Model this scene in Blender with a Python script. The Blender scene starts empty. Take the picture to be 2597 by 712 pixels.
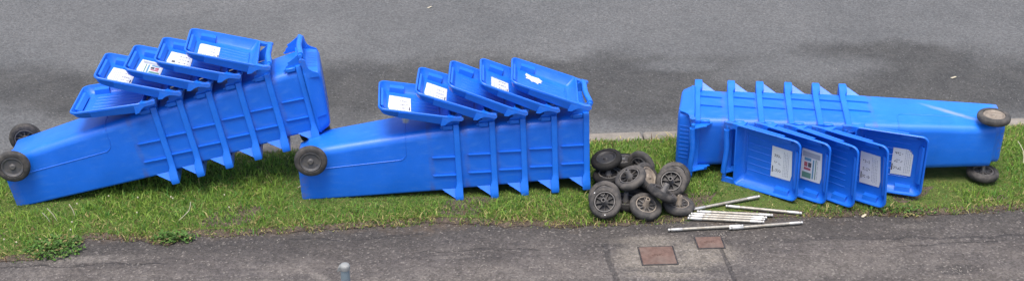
import bpy, math, random
import numpy as np
from mathutils import Vector, Matrix
random.seed(7)
rng = np.random.default_rng(11)
sc = bpy.context.scene
col = sc.collection
rad = math.radians

# ------------------------------------------------------------ camera, sky, sun, exposure
cam_d = bpy.data.cameras.new('camera')
cam = bpy.data.objects.new('camera', cam_d); col.objects.link(cam)
cam.location = (0, 0, 3.7367); cam.rotation_euler = (rad(62.0), 0, 0)
cam_d.sensor_width = 36; cam_d.lens = 41.586; cam_d.clip_end = 2000
sc.camera = cam
SUN_EL, SUN_AZ = rad(76), rad(195)          # azimuth measured from +Y towards +X
w = bpy.data.worlds.new('World'); sc.world = w; w.use_nodes = True
nt = w.node_tree; bg = nt.nodes['Background']
sky = nt.nodes.new('ShaderNodeTexSky'); sky.sky_type = 'NISHITA'; sky.sun_disc = False
sky.sun_elevation = SUN_EL; sky.sun_rotation = SUN_AZ
sky.dust_density = 4.0; sky.ozone_density = 1.0
nt.links.new(sky.outputs[0], bg.inputs[0]); bg.inputs[1].default_value = 0.15
sd = bpy.data.lights.new('sun', 'SUN'); sd.energy = 2.0; sd.angle = rad(30); sd.color = (1, .955, .88)
so = bpy.data.objects.new('sun', sd); col.objects.link(so); so.location = (0, 3, 9)
sv = Vector((math.sin(SUN_AZ) * math.cos(SUN_EL), math.cos(SUN_AZ) * math.cos(SUN_EL), math.sin(SUN_EL)))
so.rotation_euler = sv.to_track_quat('Z', 'Y').to_euler()
sc.view_settings.view_transform = 'Standard'; sc.view_settings.look = 'None'
sc.view_settings.gamma = 1; sc.view_settings.use_curve_mapping = False
sc.view_settings.exposure = 0.93

# ------------------------------------------------------------ material helpers
def new_mat(name, base=(.5, .5, .5), rough=.6, spec=.5):
    m = bpy.data.materials.new(name); m.use_nodes = True
    b = m.node_tree.nodes['Principled BSDF']
    b.inputs['Base Color'].default_value = (*base, 1); b.inputs['Roughness'].default_value = rough
    b.inputs['Specular IOR Level'].default_value = spec
    return m, m.node_tree, b
def N(nt, t, **kw):
    n = nt.nodes.new(t)
    for k, v in kw.items():
        if k.startswith('i_'): n.inputs[k[2:].replace('_', ' ')].default_value = v
        else: setattr(n, k, v)
    return n
def noise(nt, vec, scale, detail=4, rough=.55, dist=0):
    n = N(nt, 'ShaderNodeTexNoise'); n.inputs['Scale'].default_value = scale
    n.inputs['Detail'].default_value = detail; n.inputs['Roughness'].default_value = rough
    n.inputs['Distortion'].default_value = dist
    if vec is not None: nt.links.new(vec, n.inputs['Vector'])
    return n.outputs['Fac']
def ramp(nt, fac, *stops):
    r = N(nt, 'ShaderNodeValToRGB'); e = r.color_ramp.elements
    while len(e) < len(stops): e.new(.5)
    for x, (p, c) in zip(e, stops):
        x.position = p; x.color = (*c, 1) if not isinstance(c, (int, float)) else (c, c, c, 1)
    nt.links.new(fac, r.inputs[0]); return r.outputs[0]
def mix(nt, fac, a, b, mode='MIX'):
    m = N(nt, 'ShaderNodeMix', data_type='RGBA', blend_type=mode)
    for s, v in ((0, fac), (6, a), (7, b)):
        if isinstance(v, (int, float)): m.inputs[s].default_value = v
        elif isinstance(v, tuple): m.inputs[s].default_value = (*v, 1)
        else: nt.links.new(v, m.inputs[s])
    return m.outputs[2]
def mth(nt, op, a, b=None, c=None, clamp=False):
    m = N(nt, 'ShaderNodeMath', operation=op, use_clamp=clamp)
    for i, v in enumerate((a, b, c)):
        if v is None: continue
        if isinstance(v, (int, float)): m.inputs[i].default_value = v
        else: nt.links.new(v, m.inputs[i])
    return m.outputs[0]
def coords(nt, which='Object'):
    return N(nt, 'ShaderNodeTexCoord').outputs[which]
def blob(nt, vec, cx, cy, rx, ry, ang=0, soft=.35, wob=None):
    """soft-edged elliptical stain mask on a ground sheet, edge broken by noise"""
    mp = N(nt, 'ShaderNodeMapping', vector_type='TEXTURE')
    mp.inputs['Location'].default_value = (cx, cy, 0); mp.inputs['Rotation'].default_value = (0, 0, rad(ang))
    mp.inputs['Scale'].default_value = (rx, ry, 100)
    nt.links.new(vec, mp.inputs['Vector'])
    ln = N(nt, 'ShaderNodeVectorMath', operation='LENGTH'); nt.links.new(mp.outputs[0], ln.inputs[0])
    v = ln.outputs['Value']
    if wob is not None: v = mth(nt, 'ADD', v, mth(nt, 'MULTIPLY', mth(nt, 'SUBTRACT', wob, .5), 1.6))
    mr = N(nt, 'ShaderNodeMapRange', interpolation_type='SMOOTHSTEP')
    mr.inputs[1].default_value = 1 + soft; mr.inputs[2].default_value = 1 - soft
    nt.links.new(v, mr.inputs[0]); return mr.outputs[0]
def bump(nt, b, h, strength, dist):
    n = N(nt, 'ShaderNodeBump'); n.inputs['Strength'].default_value = strength; n.inputs['Distance'].default_value = dist
    nt.links.new(h, n.inputs['Height']); nt.links.new(n.outputs[0], b.inputs['Normal'])
def mxm(nt, a, b): return mth(nt, 'MAXIMUM', a, b)

# ------------------------------------------------------------ materials
def plastic(name, base, stain=None):
    m, nt, b = new_mat(name, base, .38, .45)
    v = coords(nt)
    oi = N(nt, 'ShaderNodeObjectInfo')
    big = noise(nt, v, 3.2, 5, .6)
    c = mix(nt, ramp(nt, big, (.3, 0), (.75, 1)), tuple(x * .86 for x in base), tuple(min(1, x * 1.1 + .006) for x in base))
    # dusty scuffing, stretched a little along the bin
    mp = N(nt, 'ShaderNodeMapping'); mp.inputs['Scale'].default_value = (6, 22, 22); nt.links.new(v, mp.inputs[0])
    sc_ = noise(nt, mp.outputs[0], 1.5, 8, .72)
    dust = ramp(nt, sc_, (.52, 0), (.8, .28))
    c = mix(nt, dust, c, (.10, .27, .64))
    fine = ramp(nt, noise(nt, v, 160, 2, .5), (.62, 0), (.8, .25))
    c = mix(nt, fine, c, (.14, .30, .6))
    gx_ = N(nt, 'ShaderNodeSeparateXYZ'); nt.links.new(v, gx_.inputs[0])
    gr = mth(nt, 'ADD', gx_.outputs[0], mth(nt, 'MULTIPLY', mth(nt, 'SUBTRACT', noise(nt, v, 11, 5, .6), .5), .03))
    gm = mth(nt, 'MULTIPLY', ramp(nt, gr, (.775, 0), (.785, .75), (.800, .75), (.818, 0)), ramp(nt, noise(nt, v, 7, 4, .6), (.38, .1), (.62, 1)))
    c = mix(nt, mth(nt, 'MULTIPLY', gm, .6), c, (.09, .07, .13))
    fl = mth(nt, 'MULTIPLY', ramp(nt, gr, (.0, .55), (.06, 0)), ramp(nt, noise(nt, v, 22, 5, .7), (.45, 0), (.65, 1)))
    c = mix(nt, fl, c, (.16, .14, .16))
    if stain: c = stain(nt, v, c)
    nt.links.new(c, b.inputs['Base Color'])
    nt.links.new(ramp(nt, sc_, (.3, .33), (.75, .52)), b.inputs['Roughness'])
    bump(nt, b, mth(nt, 'ADD', noise(nt, v, 260, 2), mth(nt, 'MULTIPLY', noise(nt, v, 5, 2), 5)), .16, .0018)
    return m
BLUE = (.004, .125, .62)
def stain_mid(nt, v, c):
    wob = noise(nt, v, 14, 4)
    k = blob(nt, v, .655, .05, .022, .05, 10, .4, wob)      # cream mud splash on the back
    z = N(nt, 'ShaderNodeSeparateXYZ'); nt.links.new(v, z.inputs[0])
    k = mth(nt, 'MULTIPLY', k, ramp(nt, z.outputs[2], (.33, 0), (.36, 1)))
    c = mix(nt, mth(nt, 'MULTIPLY', k, .85), c, (.55, .48, .30))
    return c
def stain_right(nt, v, c):
    wob = noise(nt, v, 10, 4)
    mp = N(nt, 'ShaderNodeMapping', vector_type='TEXTURE')
    mp.inputs['Location'].default_value = (.30, 0, .16); mp.inputs['Rotation'].default_value = (0, rad(28), 0)
    mp.inputs['Scale'].default_value = (.24, 100, .030)
    nt.links.new(v, mp.inputs['Vector'])
    ln = N(nt, 'ShaderNodeVectorMath', operation='LENGTH'); nt.links.new(mp.outputs[0], ln.inputs[0])
    k = mth(nt, 'ADD', ln.outputs['Value'], mth(nt, 'MULTIPLY', mth(nt, 'SUBTRACT', wob, .5), .8))
    y = N(nt, 'ShaderNodeSeparateXYZ'); nt.links.new(v, y.inputs[0])
    k = mth(nt, 'MULTIPLY', ramp(nt, k, (.0, .42), (1.2, 0)), ramp(nt, mth(nt, 'MULTIPLY', y.outputs[1], -1), (.1, 0), (.12, 1)))
    return mix(nt, k, c, (.48, .42, .46))
def stain_bottom(nt, v, c): return c
M = {}
M['blue'] = plastic('blue_plastic', BLUE)
M['blue_mud'] = plastic('blue_plastic_muddy', BLUE, stain_mid)
M['blue_scratch'] = plastic('blue_plastic_scratched', (.006, .150, .66), stain_right)
M['blue_edge'] = plastic('blue_plastic_rim', (.006, .140, .65))

def rubber(name, k):
    m, nt, b = new_mat(name, (.03, .03, .032), .75, .3)
    v = coords(nt, 'Object'); n = noise(nt, v, 18, 6, .65)
    oi = N(nt, 'ShaderNodeObjectInfo')
    base = mix(nt, oi.outputs['Random'], tuple(x * (.4 + .6 * k) for x in (.016, .016, .017)), tuple(x * (.3 + .7 * k) for x in (.04, .039, .038)))
    b.inputs['Specular IOR Level'].default_value = .12 + .18 * k
    c = mix(nt, ramp(nt, n, (.4, 0), (.70, .75 * k)), base, (.120, .106, .094))
    nt.links.new(c, b.inputs['Base Color'])
    bump(nt, b, noise(nt, v, 150, 3), .4, .002); return m
def grey_hub(name, base, dirt):
    m, nt, b = new_mat(name, base, .55, .4)
    v = coords(nt); n = noise(nt, v, 30, 5, .6)
    nt.links.new(mix(nt, ramp(nt, n, (.38, 0), (.7, .8)), base, dirt), b.inputs['Base Color'])
    bump(nt, b, n, .3, .001); return m
M['rubber'] = rubber('dusty_rubber', 1.0); M['rubber_clean'] = rubber('clean_rubber', .12)
M['hub_grey'] = grey_hub('hub_grey', (.07, .07, .075), (.13, .115, .10))
M['hub_dark'] = grey_hub('hub_dark', (.020, .020, .022), (.065, .057, .050))
M['hub_black'] = grey_hub('hub_black', (.016, .016, .018), (.035, .032, .03))
M['hub_tan'] = grey_hub('hub_tan', (.17, .14, .11), (.27, .23, .185))
M['hub_pale'] = grey_hub('hub_pale', (.075, .072, .072), (.15, .135, .12))
M['white_dot'] = new_mat('white_paint', (.8, .8, .78), .6)[0]
def steel(name, a, b_, r):
    m, nt, b = new_mat(name, a, r, .5); b.inputs['Metallic'].default_value = .55
    v = coords(nt); n = noise(nt, v, 40, 5, .7)
    nt.links.new(mix(nt, ramp(nt, n, (.35, 0), (.7, 1)), a, b_), b.inputs['Base Color']); return m
M['rod_mid'] = steel('dull_zinc', (.34, .325, .29), (.21, .19, .155), .5)
M['rod_end'] = steel('bright_zinc', (.48, .48, .465), (.30, .285, .26), .42)
M['pole'] = steel('painted_post', (.20, .25, .275), (.16, .20, .22), .4)
M['pole'].node_tree.nodes['Principled BSDF'].inputs['Metallic'].default_value = .0
M['cap'] = new_mat('post_cap_grey', (.21, .215, .21), .6)[0]
def paper():
    m, nt, b = new_mat('paper_sticker', (.86, .86, .84), .5)
    v = coords(nt); n = noise(nt, v, 25, 4, .6)
    nt.links.new(mix(nt, ramp(nt, n, (.5, 0), (.8, .5)), (.57, .59, .61), (.40, .47, .58)), b.inputs['Base Color']); return m
M['paper'] = paper()
M['ink'] = new_mat('sticker_ink', (.07, .07, .08), .6)[0]
M['ink_grey'] = new_mat('sticker_grey', (.30, .33, .38), .6)[0]
M['ink_red'] = new_mat('sticker_red', (.33, .09, .12), .6)[0]
M['ink_green'] = new_mat('sticker_green', (.10, .22, .17), .6)[0]
M['ink_teal'] = new_mat('sticker_teal', (.10, .24, .36), .6)[0]
M['white_print'] = new_mat('white_print', (.62, .70, .86), .55)[0]

def road_mat():
    m, nt, b = new_mat('road_asphalt', (.13, .13, .13), .88, .25)
    v = coords(nt)
    big = noise(nt, v, .9, 5, .6); mid = noise(nt, v, 5, 6, .65); wob = noise(nt, v, 1.6, 6, .65)
    base = mix(nt, ramp(nt, big, (.35, 0), (.65, 1)), (.112, .114, .116), (.134, .135, .136))
    base = mix(nt, ramp(nt, mid, (.32, 0), (.66, 1)), mix(nt, 1.0, base, (.88, .88, .88), 'MULTIPLY'), base)
    dark = blob(nt, v, -3.2, 7.95, 1.1, .40, -8, .45, wob)
    dark = mxm(nt, dark, blob(nt, v, -.2, 8.05, 1.9, .55, 3, .35, wob))
    dark = mxm(nt, dark, blob(nt, v, 1.3, 8.0, 1.5, .55, 3, .4, wob))
    dark = mxm(nt, dark, blob(nt, v, 3.1, 8.50, .85, .42, 0, .3, wob))
    dark = mxm(nt, dark, blob(nt, v, 3.3, 8.05, 1.6, .5, 5, .5, wob))
    dark = mxm(nt, dark, mth(nt, 'MULTIPLY', blob(nt, v, -1.4, 7.9, 1.8, .5, 4, .5, wob), .75))
    light = mth(nt, 'MULTIPLY', mxm(nt, blob(nt, v, 2.2, 8.35, .6, .25, 10, .5, wob), blob(nt, v, 1.35, 8.42, .30, .11, 0, .5, wob)), .85)
    dark = mth(nt, 'MULTIPLY', dark, mth(nt, 'SUBTRACT', 1.0, light))
    base = mix(nt, mth(nt, 'MULTIPLY', dark, .92), base, mix(nt, ramp(nt, mid, (.35, 0), (.65, 1)), (.050, .050, .050), (.070, .069, .067)))
    gut = blob(nt, v, 0, 7.17, 6, .13, 4.4, .6, wob)         # pale silt along the gutter
    base = mix(nt, mth(nt, 'MULTIPLY', gut, .45), base, (.145, .138, .125))
    # aggregate: mid-size chippings and rare white ones
    vo = N(nt, 'ShaderNodeTexVoronoi', feature='F1'); vo.inputs['Scale'].default_value = 85; nt.links.new(v, vo.inputs['Vector'])
    cs = N(nt, 'ShaderNodeSeparateColor'); nt.links.new(vo.outputs['Color'], cs.inputs[0])
    base = mix(nt, ramp(nt, cs.outputs[0], (0, .75), (1, .0)), base, mix(nt, 1.0, base, (.45, .45, .45), 'MULTIPLY'))
    spk = mth(nt, 'MULTIPLY', ramp(nt, cs.outputs[1], (.93, 0), (.97, 1)), ramp(nt, vo.outputs['Distance'], (.25, 1), (.5, 0)))
    base = mix(nt, mth(nt, 'MULTIPLY', spk, .4), base, (.26, .26, .255))
    vo2 = N(nt, 'ShaderNodeTexVoronoi', feature='F1'); vo2.inputs['Scale'].default_value = 26; nt.links.new(v, vo2.inputs['Vector'])
    c2 = N(nt, 'ShaderNodeSeparateColor'); nt.links.new(vo2.outputs['Color'], c2.inputs[0])
    s2 = mth(nt, 'MULTIPLY', ramp(nt, c2.outputs[2], (.955, 0), (.965, 1)), ramp(nt, vo2.outputs['Distance'], (.14, 1), (.2, 0)))
    base = mix(nt, mth(nt, 'MULTIPLY', s2, .8), base, (.55, .54, .5))
    nt.links.new(base, b.inputs['Base Color'])
    bump(nt, b, mth(nt, 'ADD', vo.outputs['Distance'], mth(nt, 'MULTIPLY', mid, .5)), .7, .006)
    return m
def path_mat():
    m, nt, b = new_mat('path_asphalt', (.12, .11, .1), .9, .25)
    v = coords(nt)
    big = noise(nt, v, 1.6, 6, .62); mid = noise(nt, v, 9, 7, .68); wob = noise(nt, v, 3.5, 7, .65); wob2 = noise(nt, v, 9, 6, .7)
    mp = N(nt, 'ShaderNodeMapping'); mp.inputs['Scale'].default_value = (.45, 2.2, 1); mp.inputs['Rotation'].default_value = (0, 0, rad(-4)); nt.links.new(v, mp.inputs[0])
    streak = noise(nt, mp.outputs[0], 2.4, 8, .7)
    base = mix(nt, ramp(nt, big, (.36, 0), (.64, 1)), (.116, .102, .092), (.166, .148, .134))
    base = mix(nt, ramp(nt, streak, (.42, 0), (.62, 1)), mix(nt, 1.0, base, (.68, .69, .72), 'MULTIPLY'), base)
    base = mix(nt, ramp(nt, mid, (.3, .75), (.62, 0)), base, mix(nt, 1.0, base, (.62, .62, .64), 'MULTIPLY'))
    # dark damp margin along the verge
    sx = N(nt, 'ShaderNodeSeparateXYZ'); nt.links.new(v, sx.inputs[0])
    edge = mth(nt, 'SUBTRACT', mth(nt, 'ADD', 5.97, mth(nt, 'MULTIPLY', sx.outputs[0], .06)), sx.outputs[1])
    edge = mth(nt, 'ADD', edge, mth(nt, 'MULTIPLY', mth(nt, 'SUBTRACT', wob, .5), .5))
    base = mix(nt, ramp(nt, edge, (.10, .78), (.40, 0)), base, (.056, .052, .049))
    dustk = mth(nt, 'MULTIPLY', ramp(nt, edge, (-.02, .7), (.08, 0)), ramp(nt, mid, (.38, 0), (.6, 1)))
    base = mix(nt, dustk, base, (.10, .076, .056))
    # relaid concrete round the covers, pale rubbed patches
    conc = blob(nt, v, .86, 5.60, .27, .20, 5, .22, wob2)
    conc = mxm(nt, conc, mth(nt, 'MULTIPLY', blob(nt, v, 1.08, 5.66, .22, .12, 0, .3, wob2), 1.0))
    conc = mxm(nt, conc, mth(nt, 'MULTIPLY', blob(nt, v, .80, 5.80, .22, .045, 4, .4, wob2), .8))
    base = mix(nt, mth(nt, 'MULTIPLY', mth(nt, 'MULTIPLY', conc, ramp(nt, wob2, (.32, .35), (.6, 1))), .62), base, (.25, .222, .185))
    pale = blob(nt, v, -2.38, 5.60, .26, .035, 4, .6, wob2)
    pale = mxm(nt, pale, blob(nt, v, -1.06, 5.42, .07, .03, -30, .3, wob2))
    pale = mxm(nt, pale, blob(nt, v, -.35, 5.62, .10, .015, 4, .6, wob2))
    pale = mxm(nt, pale, mth(nt, 'MULTIPLY', blob(nt, v, .1, 5.48, .9, .1, 2, .7, wob2), .45))
    pale = mxm(nt, pale, mth(nt, 'MULTIPLY', blob(nt, v, 1.85, 5.50, .5, .1, 3, .7, wob2), .55))
    pale = mxm(nt, pale, mth(nt, 'MULTIPLY', blob(nt, v, 2.4, 5.95, .12, .03, 4, .4, wob2), .6))
    base = mix(nt, mth(nt, 'MULTIPLY', mth(nt, 'MULTIPLY', pale, ramp(nt, mid, (.35, .25), (.6, 1))), .42), base, (.30, .27, .24))
    # dark tarry seams: trench edges and wandering cracks
    def seam(x0, y0, x1, y1, wd, amt, wa=.02):
        L = math.hypot(x1 - x0, y1 - y0); a = math.degrees(math.atan2(y1 - y0, x1 - x0))
        mpp = N(nt, 'ShaderNodeMapping', vector_type='TEXTURE'); mpp.inputs['Location'].default_value = ((x0 + x1) / 2, (y0 + y1) / 2, 0)
        mpp.inputs['Rotation'].default_value = (0, 0, rad(a)); nt.links.new(v, mpp.inputs['Vector'])
        s = N(nt, 'ShaderNodeSeparateXYZ'); nt.links.new(mpp.outputs[0], s.inputs[0])
        yy = mth(nt, 'ABSOLUTE', mth(nt, 'ADD', s.outputs[1], mth(nt, 'MULTIPLY', mth(nt, 'SUBTRACT', wob, .5), wa * 6)))
        k = ramp(nt, mth(nt, 'DIVIDE', yy, wd), (.5, 1), (1, 0))
        e = ramp(nt, mth(nt, 'DIVIDE', mth(nt, 'ABSOLUTE', s.outputs[0]), L / 2), (.85, 1), (1, 0))
        return mth(nt, 'MULTIPLY', mth(nt, 'MULTIPLY', k, e), amt)
    se = seam(1.19, 5.86, 1.24, 5.2, .014, .6, .008)
    for a in ((.53, 5.80, .60, 5.2, .02, .55, .012), (-3.2, 5.50, -1.9, 5.57, .006, .55, .03), (-.6, 5.67, .2, 5.71, .006, .5, .03),
              (-1.3, 5.80, -.5, 5.85, .007, .5, .03), (1.4, 5.80, 2.2, 5.84, .020, .45, .03), (2.0, 5.82, 3.4, 5.86, .012, .5, .03),
              (2.2, 5.74, 2.9, 5.80, .005, .6, .03), (.6, 5.52, 1.2, 5.50, .03, .4, .03)):
        se = mxm(nt, se, seam(*a))
    hole = blob(nt, v, 2.47, 5.50, .11, .045, 15, .3, wob2)
    se = mxm(nt, se, mth(nt, 'MULTIPLY', hole, .4))
    base = mix(nt, se, base, (.042, .040, .040))
    vo = N(nt, 'ShaderNodeTexVoronoi', feature='F1'); vo.inputs['Scale'].default_value = 95; nt.links.new(v, vo.inputs['Vector'])
    cs = N(nt, 'ShaderNodeSeparateColor'); nt.links.new(vo.outputs['Color'], cs.inputs[0])
    base = mix(nt, ramp(nt, cs.outputs[0], (0, .75), (1, .0)), base, mix(nt, 1.0, base, (.40, .40, .40), 'MULTIPLY'))
    base = mix(nt, ramp(nt, cs.outputs[1], (.90, 0), (.98, .35)), base, (.27, .245, .22))
    nt.links.new(base, b.inputs['Base Color'])
    h = mth(nt, 'ADD', mth(nt, 'MULTIPLY', vo.outputs['Distance'], .6), mth(nt, 'MULTIPLY', mid, 1.4))
    h = mth(nt, 'SUBTRACT', h, mth(nt, 'MULTIPLY', se, 2.0))
    bump(nt, b, h, .8, .009)
    return m
def soil_mat():
    m, nt, b = new_mat('soil', (.08, .055, .04), .95, .15)
    v = coords(nt); n = noise(nt, v, 12, 7, .7); n2 = noise(nt, v, 70, 5, .7)
    c = mix(nt, ramp(nt, n, (.35, 0), (.68, 1)), (.050, .040, .034), (.105, .082, .064))
    c = mix(nt, ramp(nt, n2, (.55, 0), (.7, .7)), c, (.24, .19, .12))
    nt.links.new(c, b.inputs['Base Color']); bump(nt, b, mth(nt, 'ADD', n, n2), .8, .012); return m
def turf_mat():
    m, nt, b = new_mat('turf_base', (.05, .06, .02), .95, .1)
    v = coords(nt); n = noise(nt, v, 20, 6, .7)
    nt.links.new(mix(nt, ramp(nt, n, (.35, 0), (.65, 1)), (.050, .085, .020), (.095, .110, .035)), b.inputs['Base Color'])
    bump(nt, b, n, .8, .02); return m
def kerb_mat():
    m, nt, b = new_mat('kerb_concrete', (.3, .28, .25), .9, .2)
    v = coords(nt); n = noise(nt, v, 7, 7, .7); n2 = noise(nt, v, 90, 3)
    c = mix(nt, ramp(nt, n, (.35, 0), (.65, 1)), (.15, .135, .115), (.25, .225, .195))
    c = mix(nt, ramp(nt, n2, (.35, .5), (.6, 0)), c, (.15, .14, .12))
    nt.links.new(c, b.inputs['Base Color']); bump(nt, b, mth(nt, 'ADD', n, n2), .5, .004); return m
def grass_mat():
    m = bpy.data.materials.new('grass_blades'); m.use_nodes = True; nt = m.node_tree
    b = nt.nodes['Principled BSDF']; b.inputs['Roughness'].default_value = .55; b.inputs['Specular IOR Level'].default_value = .3
    a = N(nt, 'ShaderNodeAttribute', attribute_name='blade'); nt.links.new(a.outputs['Color'], b.inputs['Base Color'])
    tr = N(nt, 'ShaderNodeBsdfTranslucent'); nt.links.new(a.outputs['Color'], tr.inputs[0])
    mx = N(nt, 'ShaderNodeMixShader'); mx.inputs[0].default_value = .42
    nt.links.new(b.outputs[0], mx.inputs[1]); nt.links.new(tr.outputs[0], mx.inputs[2])
    nt.links.new(mx.outputs[0], nt.nodes['Material Output'].inputs[0]); return m
def iron_mat():
    m, nt, b = new_mat('rusty_iron', (.16, .08, .06), .8, .3)
    v = coords(nt); n = noise(nt, v, 30, 6, .7); n2 = noise(nt, v, 8, 4)
    c = mix(nt, ramp(nt, n, (.35, 0), (.68, 1)), (.088, .054, .043), (.145, .092, .075))
    c = mix(nt, ramp(nt, n2, (.45, 0), (.7, .45)), c, (.13, .11, .095))
    nt.links.new(c, b.inputs['Base Color']); bump(nt, b, n, .6, .002); return m
M['road'] = road_mat(); M['path'] = path_mat(); M['soil'] = soil_mat(); M['turf'] = turf_mat(); M['kerb'] = kerb_mat()
M['grass'] = grass_mat(); M['iron'] = iron_mat()
M['stone'] = new_mat('pale_chippings', (.27, .245, .215), .8)[0]
M['leaf_dry'] = new_mat('dry_leaf', (.42, .38, .28), .7)[0]

# ------------------------------------------------------------ mesh helpers
class MB:
    def __init__(s): s.v = []; s.f = []; s.m = []; s.sm = []
    def add(s, vs, fs, mi=0, smooth=False, mat=None):
        o = len(s.v)
        s.v += [tuple(mat @ Vector(p)) for p in vs] if mat is not None else [tuple(p) for p in vs]
        for f in fs: s.f.append([i + o for i in f]); s.m.append(mi); s.sm.append(smooth)
        return s
    def box(s, x0, x1, y0, y1, z0, z1, mi=0, bev=0.0, mat=None):
        """box with chamfered edges"""
        b = min(bev, (x1 - x0) / 2.01, (y1 - y0) / 2.01, (z1 - z0) / 2.01)
        if b <= 0:
            vs = [(x, y, z) for x in (x0, x1) for y in (y0, y1) for z in (z0, z1)]
            return s.add(vs, [(0, 1, 3, 2), (4, 6, 7, 5), (0, 4, 5, 1), (2, 3, 7, 6), (0, 2, 6, 4), (1, 5, 7, 3)], mi, mat=mat)
        loops = []
        for z, i in ((z0, b), (z0 + b, 0), (z1 - b, 0), (z1, b)):
            c = b
            if i: xa, xb, ya, yb = x0 + i, x1 - i, y0 + i, y1 - i; loops.append([(xa, ya, z)] * 1 + [(xb, ya, z), (xb, ya, z), (xb, yb, z), (xb, yb, z), (xa, yb, z), (xa, yb, z), (xa, ya, z)])
            else: loops.append([(x0 + c, y0, z), (x1 - c, y0, z), (x1, y0 + c, z), (x1, y1 - c, z), (x1 - c, y1, z), (x0 + c, y1, z), (x0, y1 - c, z), (x0, y0 + c, z)])
        return s.loft(loops, mi, False, True, True, mat)
    def loft(s, loops, mi=0, smooth=True, cap0=False, cap1=False, mat=None, closed=True):
        n = len(loops[0]); vs = [p for l in loops for p in l]; fs = []
        for a in range(len(loops) - 1):
            for i in range(n if closed else n - 1):
                j = (i + 1) % n; fs.append((a * n + i, a * n + j, (a + 1) * n + j, (a + 1) * n + i))
        s.add(vs, fs, mi, smooth, mat); o = len(s.v) - len(vs)
        if cap0: s.f.append([o + i for i in range(n)][::-1]); s.m.append(mi); s.sm.append(False)
        if cap1: s.f.append([o + (len(loops) - 1) * n + i for i in range(n)]); s.m.append(mi); s.sm.append(False)
        return s
    def tube(s, pts, r, seg=8, mi=0, cap=True):
        pts = [Vector(p) for p in pts]; loops = []
        rs = r if isinstance(r, (list, tuple)) else [r] * len(pts)
        prev = None
        for i, p in enumerate(pts):
            t = (pts[min(i + 1, len(pts) - 1)] - pts[max(i - 1, 0)]).normalized()
            if prev is None: a = t.orthogonal().normalized()
            else: a = (prev - t * prev.dot(t)).normalized()
            prev = a; b = t.cross(a)
            loops.append([tuple(p + (a * math.cos(2 * math.pi * k / seg) + b * math.sin(2 * math.pi * k / seg)) * rs[i]) for k in range(seg)])
        return s.loft(loops, mi, True, cap, cap)
    def lathe(s, prof, seg=40, mi=0, smooth=True, cap=False):
        """prof: (r, z) pairs about local z"""
        loops = [[(r * math.cos(2 * math.pi * k / seg), r * math.sin(2 * math.pi * k / seg), z) for k in range(seg)] for r, z in prof]
        return s.loft(loops, mi, smooth, cap, cap)
    def prism(s, poly, axis, a, b, mi=0):
        """poly in the two other axes, extruded from a to b along axis"""
        def P(p, t):
            q = [0, 0, 0]; o = [i for i in range(3) if i != axis]; q[o[0]], q[o[1]] = p; q[axis] = t; return tuple(q)
        n = len(poly); vs = [P(p, a) for p in poly] + [P(p, b) for p in poly]
        fs = [tuple(range(n))[::-1], tuple(range(n, 2 * n))] + [(i, (i + 1) % n, (i + 1) % n + n, i + n) for i in range(n)]
        return s.add(vs, fs, mi)
    def mesh(s, name, mats, autosmooth=40):
        me = bpy.data.meshes.new(name); me.from_pydata(s.v, [], s.f)
        for m in (mats if isinstance(mats, (list, tuple)) else [mats]): me.materials.append(m)
        me.polygons.foreach_set('material_index', s.m); me.polygons.foreach_set('use_smooth', s.sm)
        me.validate(); me.update()
        import bmesh
        bm = bmesh.new(); bm.from_mesh(me); bmesh.ops.remove_doubles(bm, verts=bm.verts, dist=1e-5)
        bmesh.ops.recalc_face_normals(bm, faces=bm.faces); bm.to_mesh(me); bm.free()
        me.set_sharp_from_angle(angle=rad(autosmooth)) if hasattr(me, 'set_sharp_from_angle') else None
        return me
def link(name, data, parent=None, mat=None):
    o = bpy.data.objects.new(name, data); col.objects.link(o)
    if parent is not None: o.parent = parent
    if mat is not None: o.matrix_local = mat
    return o
def tag(o, label=None, cat=None, group=None, kind=None):
    if label: o['label'] = label
    if cat: o['category'] = cat
    if group: o['group'] = group
    if kind: o['kind'] = kind
    return o

# ------------------------------------------------------------ the setting
EDGE = [(-9, 5.15), (-5, 5.42), (-3.6, 5.53), (-3.214, 5.553), (-2.891, 5.577), (-2.70, 5.605), (-2.534, 5.781), (-2.459, 5.832), (-2.191, 5.80), (-1.975, 5.76), (-1.909, 5.85),
        (-1.386, 5.883), (-.93, 5.939), (-.466, 5.997), (.004, 5.97), (.354, 5.953), (.612, 5.97), (.945, 6.014), (1.424, 6.059), (1.664, 6.073),
        (1.901, 6.073), (2.376, 6.083), (2.747, 6.118), (3.11, 6.15), (3.488, 6.178), (5, 6.28), (9, 6.55)]
EX = np.array([e[0] for e in EDGE]); EY = np.array([e[1] for e in EDGE])
def edge_y(x): return np.interp(x, EX, EY)
KA, KB = (-1.557, 6.85), (3.447, 7.235)
KS = (KB[1] - KA[1]) / (KB[0] - KA[0])
def kerb_y(x): return KA[1] + KS * (np.asarray(x) - KA[0])       # verge side of the kerb
def sheet(name, pts, z, mat, kind='structure'):
    mb = MB(); mb.add([(x, y, z) for x, y in pts], [tuple(range(len(pts)))]); o = link(name, mb.mesh(name, mat)); tag(o, kind=kind); return o
sheet('ground', [(-600, -600), (600, -600), (600, 900), (-600, 900)], -.16, M['soil'])
# road
mb = MB(); mb.add([(-80, kerb_y(-80) + .05, -.085), (80, kerb_y(80) + .05, -.085), (80, kerb_y(80) + 120, -.085), (-80, kerb_y(-80) + 120, -.085)], [(0, 1, 2, 3)])
tag(link('road', mb.mesh('road', M['road'])), kind='structure')
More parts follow.
